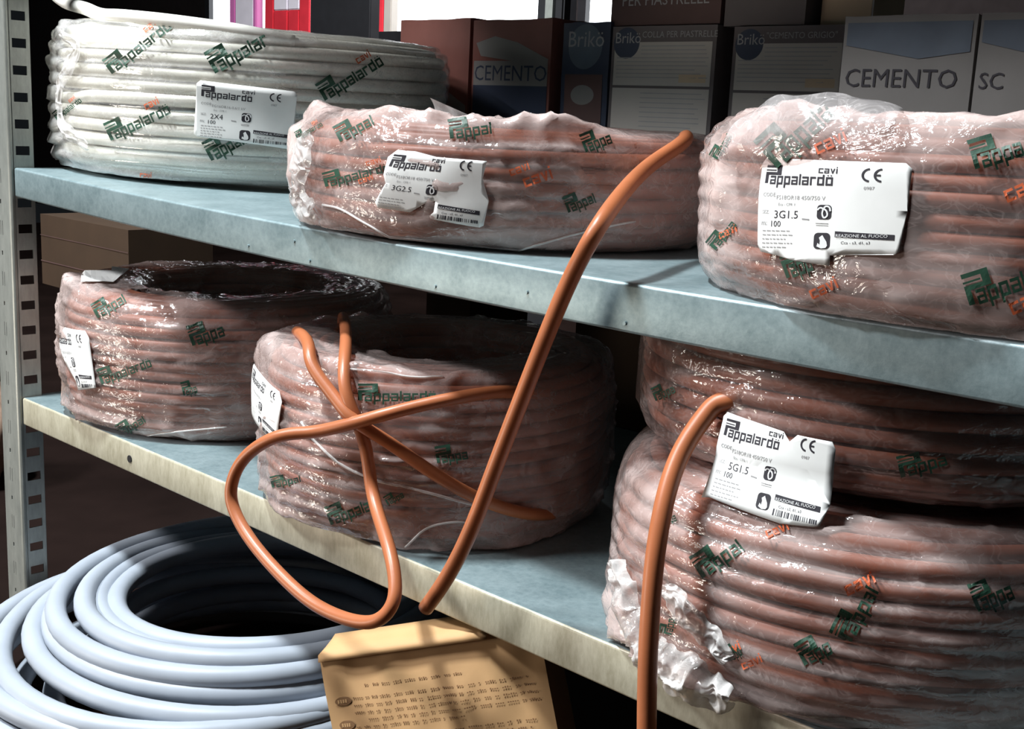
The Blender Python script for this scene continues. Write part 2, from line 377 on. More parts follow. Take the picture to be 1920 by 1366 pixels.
# post: front plate and slotted side plate, holes cut through
def plate(us, vs, holes):
    """grid of quads with the cells inside holes left out"""
    us = sorted(set(us + [h[0] for h in holes] + [h[2] for h in holes])); vs = sorted(set(vs + [h[1] for h in holes] + [h[3] for h in holes]))
    cells = []
    for a, b in zip(us[:-1], us[1:]):
        for c, d in zip(vs[:-1], vs[1:]):
            m = ((a + b) / 2, (c + d) / 2)
            if not any(h[0] < m[0] < h[2] and h[1] < m[1] < h[3] for h in holes): cells.append((a, c, b, d))
    return cells
PZ0, PZ1 = FZ, 0.50; SP = 0.025015; SZ = 0.14123
holes = [(0.0022, SZ - k * SP - .0043, 0.0158, SZ - k * SP + .0043) for k in range(-14, 25)]
post = empty('upright_post', (0, 0, 0)); local(post, rack)
bm = bmesh.new()
for a, c, b, d in plate([0.0, 0.0195], [PZ0, PZ1], holes):
    bm.faces.new([bm.verts.new(p) for p in ((-0.0012, a, c), (-0.0012, b, c), (-0.0012, b, d), (-0.0012, a, d))])
fh = []
for k in range(-3, 13):
    zc = 0.117 - k * 0.0502
    fh += [(-0.0236, zc - .0022, -0.0212, zc + .0022)]
    for dx in (0, 0.0042): fh.append((-0.0245 + dx, zc - 0.0325, -0.0237 + dx, zc - 0.0185))
for a, c, b, d in plate([-0.0385, -0.0042], [PZ0, PZ1], fh):
    bm.faces.new([bm.verts.new(p) for p in ((a, -0.0042, c), (b, -0.0042, c), (b, -0.0042, d), (a, -0.0042, d))])
# rounded corner, return lip at the rear and at the far left
pr = [(-0.0042, -0.0042)] + [(-0.0042 + .003 * math.sin(R(a)), -0.0012 - .003 * math.cos(R(a))) for a in (20, 45, 70)] + [(-0.0012, 0)]
for s in (pr, [(-0.0012, 0.0195), (-0.006, 0.0205)], [(-0.0385, -0.0042), (-0.0385, 0.012)]):
    for p, q in zip(s[:-1], s[1:]):
        bm.faces.new([bm.verts.new((p[0], p[1], PZ0)), bm.verts.new((q[0], q[1], PZ0)), bm.verts.new((q[0], q[1], PZ1)), bm.verts.new((p[0], p[1], PZ1))])
bmesh.ops.remove_doubles(bm, verts=bm.verts[:], dist=1e-5); bmesh.ops.recalc_face_normals(bm, faces=bm.faces[:])
o = mkbm('slotted_angle', bm, 'zinc_post', post, True)
m = o.modifiers.new('t', 'SOLIDIFY'); m.thickness = 0.0013; m.offset = 0
m = o.modifiers.new('e', 'EDGE_SPLIT'); m.split_angle = R(35)

# ------------------------------------------------------------------ coils of cable
COILS = {}
class Coil: pass
def coil(key, name, label, cx, cy, z0, Ro, Ri, h, d, cmat, fmat, rot=(0, 0, 0), e=0.5, wob=0.0009, gap=0.0018, wr=0.0014, cling=0.3, bulges=(), seed=1, film_name='plastic_wrap', group='wrapped coils of cable'):
    C = Coil(); COILS[key] = C
    C.root = empty(name, (cx, cy, z0), label, 'cable coil', group, rot=rot)
    C.M = Matrix.LocRotScale(Vector((cx, cy, z0)), __import__('mathutils').Euler(rot), None); C.Mi = C.M.inverted()
    w = Ro - Ri; rc = (Ro + Ri) / 2
    C.w, C.rc, C.h, C.e, C.Ro = w, rc, h, e, Ro
    def prof(phi, ins):
        c, s = np.cos(phi), np.sin(phi)
        return rc + (w / 2 - ins) * np.sign(c) * np.abs(c) ** e, h / 2 + (h / 2 - ins) * np.sign(s) * np.abs(s) ** e
    ph = np.linspace(-math.pi / 2, 1.5 * math.pi, 3001)
    a, b = prof(ph, d / 2); arc_ = np.concatenate([[0], np.cumsum(np.hypot(np.diff(a), np.diff(b)))]); Lt = arc_[-1]
    Nn = max(6, int(round(Lt / (d * 0.97)))); per = 84
    t = np.arange(Nn * per + 1) / per; th = 2 * math.pi * t
    phi = np.interp(t * Lt / Nn, arc_, ph)
    ji = noise(t * 1.7, 0, 0, seed) * wob + noise(t * 0.31, 5, 0, seed) * wob * 0.7
    jz = noise(t * 1.3, 9, 0, seed) * wob + noise(np.floor(t) * 3.7 + 0.5, 2, 0, seed) * wob * 0.6
    r_, z_ = prof(phi, d / 2 + np.abs(ji)); z_ = np.clip(z_ + jz, d / 2, h + .002)
    P = np.stack([r_ * np.cos(th), r_ * np.sin(th), z_], 1)
    sides = 8; ca = np.linspace(0, 2 * math.pi, sides, endpoint=False)
    er = np.stack([np.cos(th), np.sin(th), 0 * th], 1)
    V = P[:, None, :] + (d / 2 * 0.99) * (np.cos(ca)[None, :, None] * er[:, None, :] + np.sin(ca)[None, :, None] * np.array([0, 0, 1.0]))
    V = V.reshape(-1, 3); n = len(P)
    i = np.arange(n - 1)[:, None]; k = np.arange(sides)[None, :]; k2 = (k + 1) % sides
    Fc = np.stack([i * sides + k, (i + 1) * sides + k, (i + 1) * sides + k2, i * sides + k2], 2).reshape(-1, 4)
    C.wind = npmesh('cable_windings', V, Fc, cmat, C.root)
    # film
    nth = 224; nph = Nn * 6
    A = np.linspace(0, 1, nph, endpoint=False); TH = np.linspace(0, 2 * math.pi, nth, endpoint=False)
    A2, T2 = np.meshgrid(A, TH, indexing='ij'); PH = np.interp(A2 * Lt, arc_, ph)
    u = A2 * Nn - T2 / (2 * math.pi)
    rib = d * 0.5 * (1 - np.abs(np.cos(math.pi * u)))
    x0, z0_ = prof(PH, 0.0); X = x0 * np.cos(T2); Y = x0 * np.sin(T2); Z = z0_
    def sm(f, s): return noise(X * f, Y * f, Z * f * 1.3, seed * 10 + s)
    clg = np.clip(cling + 0.55 * sm(14, 1), 0, 0.8)
    rid = (1 - np.abs(sm(26, 2))) ** 4 * np.clip(0.5 + sm(9, 3), 0, 1) + 0.6 * (1 - np.abs(sm(55, 4))) ** 5 * np.clip(0.4 + sm(13, 6), 0, 1)
    g = gap + wr * (0.6 * np.abs(sm(12, 5)) + 1.3 * rid) - clg * rib
    cr = 0.22 * np.clip(rid, 0, 1) * np.clip(0.3 + sm(8, 7), 0, 1)
    for (bt, bz, wt, wz, amp, hz) in bulges:      # degrees round, radians of the section, widths, height, milkiness
        dt = (T2 - R(bt) + math.pi) % (2 * math.pi) - math.pi; dp = (PH - bz + math.pi) % (2 * math.pi) - math.pi
        q = np.exp(-(dt / R(wt)) ** 2 - (dp / wz) ** 2)
        crum = 0.55 + 0.9 * np.abs(sm(40, 11)) + 0.5 * (1 - np.abs(sm(75, 12))) ** 3
        g = g + amp * q * crum; cr = cr + hz * q * (0.7 + 0.5 * sm(30, 13))
    x, z = prof(PH, -g); z = np.maximum(z, 0.0004)
    FV = np.stack([x * np.cos(T2), x * np.sin(T2), z], 2).reshape(-1, 3)
    ii = np.arange(nph)[:, None]; jj = np.arange(nth)[None, :]; i2 = (ii + 1) % nph; j2 = (jj + 1) % nth
    FF = np.stack([ii * nth + jj, ii * nth + j2, i2 * nth + j2, i2 * nth + jj], 2).reshape(-1, 4)
    a_, b_, c_ = FV[FF[:, 0]], FV[FF[:, 1]], FV[FF[:, 2]]
    if np.einsum('ij,ij->i', a_, np.cross(b_, c_)).sum() < 0: FF = FF[:, ::-1].copy()
    C.FV, C.FF, C.cr, C.fmat, C.fname = FV, FF, np.clip(cr, 0, 0.95).reshape(-1), fmat, film_name
    mw = np.array(C.M); WV = FV @ mw[:3, :3].T + mw[:3, 3]
    C.bvh = BVHTree.FromPolygons([Vector(v) for v in WV], [tuple(f) for f in FF.tolist()]); C.WV = WV
    C.drop = np.zeros(len(FF), bool)
    return C
def npmesh(name, V, Fc, mat, parent, smooth=True):
    me = bpy.data.meshes.new(name); V = np.ascontiguousarray(V, np.float32); Fc = np.ascontiguousarray(Fc, np.int32)
    me.vertices.add(len(V)); me.vertices.foreach_set('co', V.ravel())
    me.loops.add(Fc.size); me.loops.foreach_set('vertex_index', Fc.ravel())
    me.polygons.add(len(Fc)); me.polygons.foreach_set('loop_start', np.arange(0, Fc.size, 4, dtype=np.int32)); me.polygons.foreach_set('loop_total', np.full(len(Fc), 4, np.int32))
    me.polygons.foreach_set('use_smooth', np.full(len(Fc), smooth)); me.update(calc_edges=True); me.validate()
    return link(name, me, mat, parent)
def finish_film(C):
    o = npmesh(C.fname, C.FV, C.FF[~C.drop], C.fmat, C.root); C.film = o
    at = o.data.attributes.new('crease', 'FLOAT', 'POINT'); at.data.foreach_set('value', C.cr.astype(np.float32))
def hit(C, px, py):
    loc, no, idx, dist = C.bvh.ray_cast(Vector(CP), Vector(ray(px, py)))
    if loc is None: return None
    if no.dot(Vector(ray(px, py))) > 0: no = -no
    return loc, no
def tear(C, px, py, rad, rad2=None):
    h = hit(C, px, py)
    if h is None: return
    cen = C.WV[C.FF].mean(1); dd = cen - np.array(h[0])
    C.drop |= (dd[:, 0] ** 2 + dd[:, 1] ** 2) / rad ** 2 + (dd[:, 2] / (rad2 or rad)) ** 2 < 1
def on(key, px, py, off=0.006):
    h = hit(COILS[key], px, py); return np.array(h[0] + h[1] * off)
def rim(key, th, r, z):
    C = COILS[key]; return np.array(C.M @ Vector((r * math.cos(R(th)), r * math.sin(R(th)), z)))
def decal(C, name, polys, o, xv, yv, mat, parent, step, off=0.0007):
    def fn(u, v):
        h = hit(C, o[0] + u * xv[0] + v * yv[0], o[1] + u * xv[1] + v * yv[1])
        return None if h is None else C.Mi @ (h[0] + h[1] * off)
    return laid(name, polys, fn, mat, parent, step)
def print_mark(C, o, end, hpx, n=9, parts='PO', squash=1.0, lean=0.0):
    """green wordmark on the film from pixel o to pixel end, lower-case height hpx, with the small orange word over it"""
    polys, xe = wordmark(n)
    dx, dy = end[0] - o[0], end[1] - o[1]; L = math.hypot(dx, dy); ux = (dx / L, dy / L); uy = (ux[1], -ux[0])
    sx = L / xe; sy = hpx / 5.2
    xv = (ux[0] * sx, ux[1] * sx); yv = (uy[0] * sy + lean * ux[0] * sy, uy[1] * sy + lean * ux[1] * sy)
    if 'P' in parts: decal(C, 'printed_logo', polys, o, xv, yv, 'ink_green', C.film, 1.3)
    if 'O' in parts and n == 9:
        w, _ = blocks('cavi', 31, 8.2, 0.62); decal(C, 'printed_word', w, o, xv, yv, 'ink_orange', C.film, 1.3, 0.0009)
def seam(C, pts, rad=0.0007, mat='film_loose', name='film_seam', off=0.0006):
    P = catmull(pts + [], 8) if len(pts) > 2 else np.array(pts); out = []
    for p in P:
        h = hit(C, p[0], p[1])
        if h: out.append(np.array(C.Mi @ (h[0] + h[1] * off)))
    if len(out) > 3:
        o = tube(name, out, rad, mat, C.film, 6)
def crumple(C, pts, width, amp, seed=1, mat='film_loose', base=0.002, n=96, m=22, push=0.0, fr=1.0):
    P = catmull(pts, 10); ctr = []; nr = []
    for p in P:
        h = hit(C, p[0], p[1])
        if h: ctr.append(np.array(h[0])); nr.append(np.array(h[1]))
    ctr = smooth(ctr, 4); nr = smooth(nr, 20); t = np.linspace(0, len(ctr) - 1, n)
    ctr = np.stack([np.interp(t, np.arange(len(ctr)), ctr[:, k]) for k in range(3)], 1); nr = np.stack([np.interp(t, np.arange(len(nr)), nr[:, k]) for k in range(3)], 1)
    T = np.gradient(ctr, axis=0); T /= np.linalg.norm(T, axis=1)[:, None]; nr /= np.linalg.norm(nr, axis=1)[:, None]; X = np.cross(nr, T)
    V = []
    for i in range(n):
        env = math.sin(math.pi * min(1, max(0, i / (n - 1)))) ** 0.4
        for k in range(m):
            v = k / (m - 1) * 2 - 1; a = np.array(i * 0.085 * fr); b = np.array(v * 1.1 * fr)
            f1 = 1 - abs(float(noise(a, b, np.array(0.3), seed))); f2 = 1 - abs(float(noise(a * 2.3, b * 2.1, np.array(1.3), seed + 1))); j = float(noise(a * 1.5, b, np.array(7.), seed + 2))
            hgt_ = base + amp * (0.7 * f1 ** 1.6 + 0.4 * f2 ** 2) * (1 - 0.6 * v * v) + push * (1 - v * v)
            wv = width * (v + 0.35 * j) * (0.35 + 0.65 * env)
            V.append(np.array(C.Mi @ Vector(ctr[i] + X[i] * wv + nr[i] * hgt_)))
    Fq = [(i * m + k, i * m + k + 1, (i + 1) * m + k + 1, (i + 1) * m + k) for i in range(n - 1) for k in range(m - 1)]
    return mk('film_fold', V, Fq, mat, C.film, True)
# paper label: outline and print in the units of a 1650 x 1060 sheet, u right, v down
BAR = None
def label(C, quad, sect, model, outline, code='5427 5127', length=True, lift=0.0035, curl=0.0, hang=0.0, fade=False, bar=True, name='paper_label'):
    rx = random.Random(hash(sect) % 1000 if False else len(sect) * 7 + len(model))
    (t0, z0), (t1, z1), (t2, z2), (t3, z3) = quad
    def surf(off):
        def fn(u, v):
            a = u / 1650; b = v / 1060
            th = R((t0 * (1 - a) + t1 * a) * (1 - b) + (t3 * (1 - a) + t2 * a) * b)
            z = (z0 * (1 - a) + z1 * a) * (1 - b) + (z3 * (1 - a) + z2 * a) * b
            zl = z - C.root.location.z
            s = min(0.72, abs(zl - C.h / 2) / (C.h / 2)) ** (1 / C.e); c = math.sqrt(max(0, 1 - s * s))
            r = C.rc + C.w / 2 * c ** C.e + lift + off + curl * (1 - a) ** 2 + hang * max(0, b) ** 1.5 + 0.0012 * float(noise(np.array(a * 2.5), np.array(b * 2.0), np.array(C.Ro * 50), 3))
            return Vector((r * math.cos(th), r * math.sin(th), zl))
        return fn
    lab = laid(name, [outline], surf(0), 'paper', C.root, 110, True, ngon=True)
    m = lab.modifiers.new('t', 'SOLIDIFY'); m.thickness = 0.00025; m.offset = -1
    def ins(u, v):
        # inside the outline?
        c = False; n = len(outline)
        for i in range(n):
            x1, y1 = outline[i]; x2, y2 = outline[(i + 1) % n]
            if (y1 > v) != (y2 > v) and u < (x2 - x1) * (v - y1) / (y2 - y1) + x1: c = not c
        return c
    def put(nm, polys, mat, off=0.00035, step=90):
        polys = [q for q in polys if all(ins(*p) for p in q)]
        if polys: laid(nm, polys, surf(off), mat, lab, step, ngon=True)
    K = 18.3
    logo = [[(85 + x * K, 285 - y * K) for x, y in q] for q in wordmark()[0]]
    cavi = [[(750 + x, 148 - y) for x, y in q] for q in blocks('cavi', 0, 0, 10.5, 1.0)[0]]
    put('printed_logo', logo + cavi, 'ink', 0.00035, 90)
    def T(t, s, x, y, al='LEFT'): return [[(px, -py) for px, py in q] for q in text2d(t, s, x, -y, al)]
    ce = [[(1280 + x, 155 - y) for x, y in q] for q in arc(0, 0, 58, 80, 95, 265)] + [[(1395 + x, 155 - y) for x, y in q] for q in arc(0, 0, 58, 80, 95, 265) + rects([(-70, -10, -15, 10)])]
    put('ce_mark', ce, 'ink')
    main = T(sect, 125, 250, 660)
    put('printed_text', main, 'ink', 0.00035)
    if length: put('printed_text', T('100', 95, 205, 755), 'ink', 0.00035)
    grey = T('CODE:', 62, 85, 420) + T(model, 66, 270, 450) + T('Eca - CPR 1', 44, 300, 520) + T('SEZ:', 55, 90, 610) + T('0987', 52, 1230, 320)
    if length: grey += T('m:', 85, 85, 740)
    put('printed_text', grey, 'ink_grey'); grey = []
    grey += [[(600, 655), (685, 662), (685, 678), (600, 671)]]
    for k in range(5):
        x = 110
        while x < 430 + 50 * (k % 2):
            L = rx.uniform(18, 60); yy = 795 + k * 46; grey.append([(x, yy), (x + L, yy + 2), (x + L, yy + 14), (x, yy + 12)]); x += L + 14
    for k in range(3): grey.append([(760 + 6 * k, 705 + 22 * (k % 2)), (900, 709 + 22 * (k % 2)), (900, 716 + 22 * (k % 2)), (760 + 6 * k, 712 + 22 * (k % 2))])
    put('printed_lines', grey, 'ink_grey')
    icons = [rrect(768, 500, 925, 665, 40), rrect(752, 815, 928, 1000, 45)]
    icons.append([(975, 795), (1545, 830), (1545, 895), (975, 862)])
    put('pictogram', icons, 'ink', 0.00035, 90)
    sq = []
    path = catmull([(775, 560), (800, 535), (835, 545), (830, 600), (850, 645), (885, 620), (875, 570), (845, 540), (870, 515), (905, 530), (915, 570)], 6)
    for p, q in zip(path[:-1], path[1:]):
        d = (q - p) / (np.linalg.norm(q - p) + 1e-9); nn = np.array([-d[1], d[0]]) * 9; sq.append([tuple(p - nn), tuple(q - nn), tuple(q + nn), tuple(p + nn)])
    fl = [[(790, 970), (800, 930), (822, 950), (825, 905), (812, 870), (840, 890), (848, 840), (872, 880), (870, 925), (895, 915), (905, 960), (890, 985), (840, 992)]]
    put('pictogram', sq + fl + T('REAZIONE AL FUOCO', 50, 985, 862), 'ink_white', 0.0006)
    low = T('Cca - s3, d1, a3', 46, 1040, 940)
    put('printed_text', low, 'ink'); low = []
    if bar:
        x = 985
        while x < 1520:
            L = rx.choice([7, 7, 12, 18]); low.append([(x, 955 + (x - 985) * .05), (x + L, 955 + (x - 985) * .05), (x + L, 1030), (x, 1030)]); x += L + rx.choice([8, 8, 14, 22])
    if low: put('barcode', low, 'ink')
    return lab
RECT = rrect(0, 0, 1650, 1060, 70)

# white coil, upper left
A = coil('A', 'cable_coil', 'big coil of white cable in clear film, left end of upper shelf', 0.062, 0.232, sag(0.03) + 0.0024, 0.198, 0.10, 0.1385, 0.0127, 'white_cable', 'film_white',
         rot=(0, R(1.9), 0), e=0.34, wr=0.0010, cling=0.45, seed=2, bulges=[(-112, -0.15, 7, 0.5, 0.006, 0.55), (-108, -0.75, 16, 0.35, 0.004, 0.6), (-80, -1.0, 25, 0.2, 0.002, 0.35), (-106, 0.7, 7, 0.3, 0.003, 0.4)])
finish_film(A)
for o, e_, hp, n in (((212, 140), (326, 52), 15, 9), ((405, 140), (508, 82), 21, 7), ((610, 190), (722, 120), 17, 9), ((210, 266), (324, 212), 17, 9), ((398, 304), (484, 256), 19, 7), ((108, 226), (156, 190), 8, 9)): print_mark(A, o, e_, hp, n)
decal(A, 'printed_word', blocks('cavi')[0], (263, 334), (1.3, 0.1), (0.1, -1.8), 'ink_orange', A.film, 1.5, 0.0009)
label(A, [(-49.7, .0928), (-24.8, .0886), (-25.5, .0394), (-50.5, .0415)], '2X4', 'FG16OR16-0,6/1 kV', rrect(0, 0, 1650, 1060, 70)[:-7] + [(0, 60), (0, 1060), (1080, 1070), (1650, 1120)][::1] and [(60, 0), (1600, 0), (1650, 60), (1650, 760), (1610, 790), (1610, 1100), (1090, 1060), (60, 1010), (0, 960), (0, 60)])
pts = [ony(88, -25, .12), ony(118, 2, .085), ony(160, 16, .062), rim('A', -88, .178, A.h + .0050), rim('A', -74, .184, A.h + .0040), rim('A', -58, .187, A.h + .0020), rim('A', -40, .187, A.h - .002), rim('A', -25, .184, A.h - .008)]
tube('loose_end', [A.Mi @ Vector(p) for p in catmull(pts, 10)], 0.0062, 'white_cable', A.root)

crumple(A, [(118, 62), (150, 92), (122, 150), (116, 200), (128, 245), (170, 272)], .009, .004, 3)
# low wrapped coil, middle of the upper shelf
B = coil('B', 'cable_coil', 'low wrapped orange cable coil on middle of upper shelf, its loose end hanging down', 0.519, 0.146, sag(0.519) + 0.0022, 0.156, 0.085, 0.0745, 0.0098, 'brown_cable', 'film_pink',
         rot=(0, R(0.86), 0), e=0.5, wr=0.0022, cling=0.06, seed=3, bulges=[(-122, 0.1, 13, 0.6, 0.007, 0.55), (-115, -0.75, 16, 0.3, 0.005, 0.5), (-75, 1.25, 30, 0.3, 0.006, 0.35), (-40, 1.2, 14, 0.3, 0.006, 0.25), (-120, 1.2, 14, 0.4, 0.005, 0.4)])
finish_film(B)
for o, e_, hp, n in (((640, 268), (706, 232), 15, 5), ((845, 262), (926, 250), 17, 5), ((612, 352), (735, 320), 13, 9), ((1098, 288), (1150, 268), 17, 4), ((1066, 400), (1120, 378), 15, 5), ((560, 262), (608, 236), 7, 9)): print_mark(B, o, e_, hp, n)
for x, y, s in ((958, 330, 2.2), (985, 352, 3.2), (675, 345, 1.6)): decal(B, 'printed_word', blocks('cavi')[0], (x, y), (s, -s * .35), (-s * .35, -s), 'ink_orange', B.film, 1.5)
seam(B, [(606, 384), (640, 392), (690, 420), (760, 455), (860, 466), (950, 470), (1010, 458), (1090, 435), (1190, 415)], 0.0008)
crumple(B, [(590, 250), (572, 300), (566, 345), (574, 380), (600, 395)], .014, .006, 7)
V = []
for i in range(9):
    for k in range(9 - i):
        a, b = i / 8, k / 8; q = ony(812, 226, .150) * (1 - a - b) + ony(805, 183, .150) * a + ony(908, 226, .135) * b
        q = q + np.array([0, .004, 0]) * math.sin(3 * a + 4 * b); V.append(B.Mi @ Vector(q))
idx = {}; n_ = 0
for i in range(9):
    for k in range(9 - i): idx[i, k] = n_; n_ += 1
Fq = [(idx[i, k], idx[i + 1, k], idx[i, k + 1]) for i in range(8) for k in range(8 - i)] + [(idx[i + 1, k], idx[i + 1, k + 1], idx[i, k + 1]) for i in range(7) for k in range(7 - i)]
mk('film_corner', V, Fq, 'film_loose', B.film, True)
label(B, [(-75.9, .0458), (-52.2, .0452), (-51.9, .0023), (-81.5, .0058)], '3G2.5', 'FS18OR18 450/750 V',
      [(0, 130), (110, 0), (430, 0), (800, 60), (1610, 60), (1560, 330), (1660, 660), (1600, 1050), (1550, 1085), (900, 1045), (880, 1000), (930, 930), (930, 750), (800, 800), (600, 985), (120, 985), (60, 900), (140, 560), (60, 430)], length=False, curl=0.002)
tail = [rim('B', 26, .120, .062), rim('B', 14, .132, .072), rim('B', 5, .146, .076), rim('B', -4, .159, .071), on('B', 1192, 315, 0.011), ony(1140, 395, -.012), ony(1080, 500, -.018), ony(1040, 590, -.022), ony(1000, 690, -.026), ony(965, 780, -.028), ony(930, 870, -.030), ony(885, 990, -.031), ony(840, 1080, -.030), ony(798, 1140, -.029)]
tube('loose_end', [B.Mi @ Vector(p) for p in smooth(catmull(tail, 10), 24)], 0.0049, 'orange_cable', B.root, 16)

# big wrapped coil, right of the upper shelf
Cc = coil('C', 'cable_coil', 'wrapped orange cable coil at right end of upper shelf, labelled 3G1.5', 0.891, 0.158, sag(0.891) + 0.0008, 0.170, 0.09, 0.0890, 0.0084, 'brown_cable', 'film_pink',
         rot=(0, R(-0.2), 0), e=0.46, wr=0.0020, cling=0.10, seed=4, bulges=[(-128, 0.0, 12, 0.8, 0.004, 0.45), (-112, 1.15, 16, 0.35, 0.006, 0.30), (-85, 1.2, 18, 0.22, 0.004, 0.45), (-66, 1.15, 9, 0.3, 0.008, 0.4), (-95, -1.1, 30, 0.25, 0.003, 0.35), (-62, -0.85, 8, 0.3, 0.005, 0.4)])
finish_film(Cc)
for o, e_, hp, n in (((1462, 318), (1570, 216), 32, 6), ((1830, 320), (1925, 290), 26, 4), ((1478, 524), (1530, 505), 26, 3), ((1820, 575), (1930, 540), 28, 5), ((1345, 470), (1385, 420), 12, 4), ((1348, 300), (1375, 255), 9, 5)): print_mark(Cc, o, e_, hp, n)
for x, y, s in ((1535, 290, 3.4), (1525, 560, 3.0), (1890, 380, 4), (1352, 448, 2), (1900, 590, 4)): decal(Cc, 'printed_word', blocks('cavi')[0], (x, y), (s, -s * .45), (-s * .45, -s), 'ink_orange', Cc.film, 1.5)
crumple(Cc, [(1372, 285), (1430, 250), (1520, 236), (1610, 234), (1690, 238)], .015, .003, 13, 'film_sheet', push=.005, fr=.55)
label(Cc, [(-112, .0549), (-84.1, .057), (-83.6, .0171), (-111.5, .0085)], '3G1.5', 'FS18OR18 450/750 V',
      [(50, 0), (1590, 10), (1650, 70), (1640, 560), (1590, 1030), (1550, 1060), (880, 1050), (935, 1070), (935, 1190), (500, 1130), (300, 1075), (90, 1040), (40, 960), (0, 60)], lift=0.0034, bar=False)

# lower shelf: left coil, middle coil
D = coil('D', 'cable_coil', 'wrapped orange cable coil at left end of lower shelf beside the post', 0.137, 0.152, -H2 + 0.0008, 0.157, 0.085, 0.1235, 0.0098, 'brown_cable', 'film_pink',
         e=0.5, wr=0.0026, cling=0.05, seed=5, bulges=[(-118, 0.3, 12, 0.7, 0.004, 0.5), (-112, 1.1, 14, 0.35, 0.006, 0.4), (-115, -0.8, 18, 0.4, 0.004, 0.5), (-62, -0.75, 14, 0.22, 0.004, 0.4), (-45, 0.4, 14, 0.1, 0.003, 0.3)])
tear(D, 262, 545, 0.010, 0.012)
finish_film(D)
for o, e_, hp, n in (((185, 598), (240, 566), 14, 5), ((362, 650), (425, 628), 18, 4), ((192, 722), (288, 686), 14, 9), ((228, 818), (276, 790), 11, 5), ((345, 742), (372, 735), 12, 3)): print_mark(D, o, e_, hp, n, 'P')
seam(D, [(115, 782), (140, 806), (200, 823), (240, 822), (300, 812), (360, 806), (425, 800)], 0.0007)
label(D, [(-113, -.1417), (-83.5, -.1340), (-80, -.184), (-99, -.1976)], '', 'FS18OR18 450/750 V', [(100, 0), (1550, 0), (1650, 130), (1650, 1060), (700, 1060), (700, 900), (60, 300)], length=False, lift=0.005)
decal(D, 'paper_scrap', [[(150, 505), (200, 501), (243, 507), (236, 512), (212, 532), (196, 531), (153, 531)]], (0, 0), (1, 0), (0, 1), 'paper', D.root, 10, 0.002)
E_ = coil('E', 'cable_coil', 'wrapped orange cable coil on middle of lower shelf, loose loops crossing its front', 0.4795, 0.1145, -H2 + 0.0008, 0.133, 0.068, 0.122, 0.0098, 'brown_cable', 'film_pink',
         e=0.48, wr=0.0032, cling=0.04, seed=6, bulges=[(-126, 0.5, 14, 0.7, 0.004, 0.5), (-75, 1.1, 35, 0.25, 0.005, 0.3), (-105, -0.7, 22, 0.4, 0.004, 0.35), (-48, -0.8, 14, 0.3, 0.004, 0.3), (-20, -1.0, 18, 0.3, 0.006, 0.25)])
finish_film(E_)
for o, e_, hp, n in (((672, 752), (820, 752), 15, 9), ((622, 985), (700, 955), 17, 6), ((512, 915), (568, 902), 10, 5), ((820, 870), (880, 860), 15, 4), ((728, 948), (760, 930), 9, 4)): print_mark(E_, o, e_, hp, n, 'P')
seam(E_, [(566, 790), (590, 825), (640, 870), (700, 897), (760, 912), (830, 930), (900, 948), (960, 950)], 0.0010)
seam(E_, [(760, 1025), (800, 990), (850, 978), (900, 980)], 0.0008)
seam(E_, [(632, 690), (700, 694), (770, 706), (830, 706)], 0.0007)
label(E_, [(-127, -.1225), (-97, -.1310), (-101, -.1690), (-131, -.1640)], '', 'FS18OR18 450/750 V', [(60, 0), (1500, 0), (1650, 160), (1650, 900), (1450, 1060), (60, 1060), (0, 60)], length=False, lift=0.004, curl=0.007)
cr_ = 0.0044
tail = [rim('E', -179, .118, .106), rim('E', -178, .116, .118), rim('E', -176, .111, .1270), on('E', 650, 660, .010), on('E', 662, 730, .011), on('E', 690, 820, .007), on('E', 708, 920, .012), ony(728, 1020, -.035), ony(741, 1085, -.045), ony(738, 1130, -.052), ony(712, 1162, -.058), ony(670, 1166, -.060), ony(600, 1140, -.060), ony(540, 1092, -.060), ony(475, 1020, -.058), ony(440, 960, -.056), ony(432, 915, -.055), ony(455, 858, -.052), ony(520, 815, -.045)] + [on('E', 610, 795, .013), on('E', 700, 777, .018), on('E', 780, 761, .010), on('E', 855, 750, .007), on('E', 930, 738, .004), on('E', 985, 735, -.002), on('E', 1040, 735, -.008)]
tube('loose_end', [E_.Mi @ Vector(p) for p in smooth(catmull(tail, 10), 24)], cr_, 'orange_cable', E_.root, 16)
tail = [rim('E', -148, .114, .108), rim('E', -142, .113, .119), rim('E', -130, .110, .1270), on('E', 586, 662, .008), on('E', 600, 686, .009), on('E', 645, 745, .010), on('E', 680, 782, .013), on('E', 730, 822, .007), on('E', 800, 873, .006), on('E', 870, 915, .006), on('E', 930, 943, .006), on('E', 985, 960, .004), on('E', 1030, 967, -.002), on('E', 1070, 972, -.008)]
tube('loose_end', [E_.Mi @ Vector(p) for p in smooth(catmull(tail, 10), 24)], cr_, 'orange_cable', E_.root, 16)

# two coils stacked at the right of the lower shelf
G = coil('G', 'cable_coil', 'bottom coil of the right stack, white torn film bunched at its lower left', 0.836, 0.142, -H2 + 0.0008, 0.155, 0.08, 0.107, 0.0108, 'brown_cable', 'film_pink',
         e=0.62, wr=0.0024, cling=0.35, seed=7, bulges=[(-126, -0.55, 12, 0.5, 0.009, 0.75), (-112, -0.95, 13, 0.35, 0.013, 0.85), (-95, -1.0, 14, 0.25, 0.007, 0.5), (-118, 0.5, 14, 0.5, 0.003, 0.35)])
finish_film(G)
for o, e_, hp, n in (((1320, 1085), (1400, 1030), 22, 5), ((1598, 1205), (1650, 1105), 22, 5), ((1510, 1250), (1565, 1222), 22, 3), ((1835, 1150), (1905, 1120), 26, 4), ((1245, 985), (1272, 975), 12, 4), ((1372, 1240), (1395, 1225), 14, 3), ((1262, 1190), (1268, 1160), 12, 3)): print_mark(G, o, e_, hp, n)
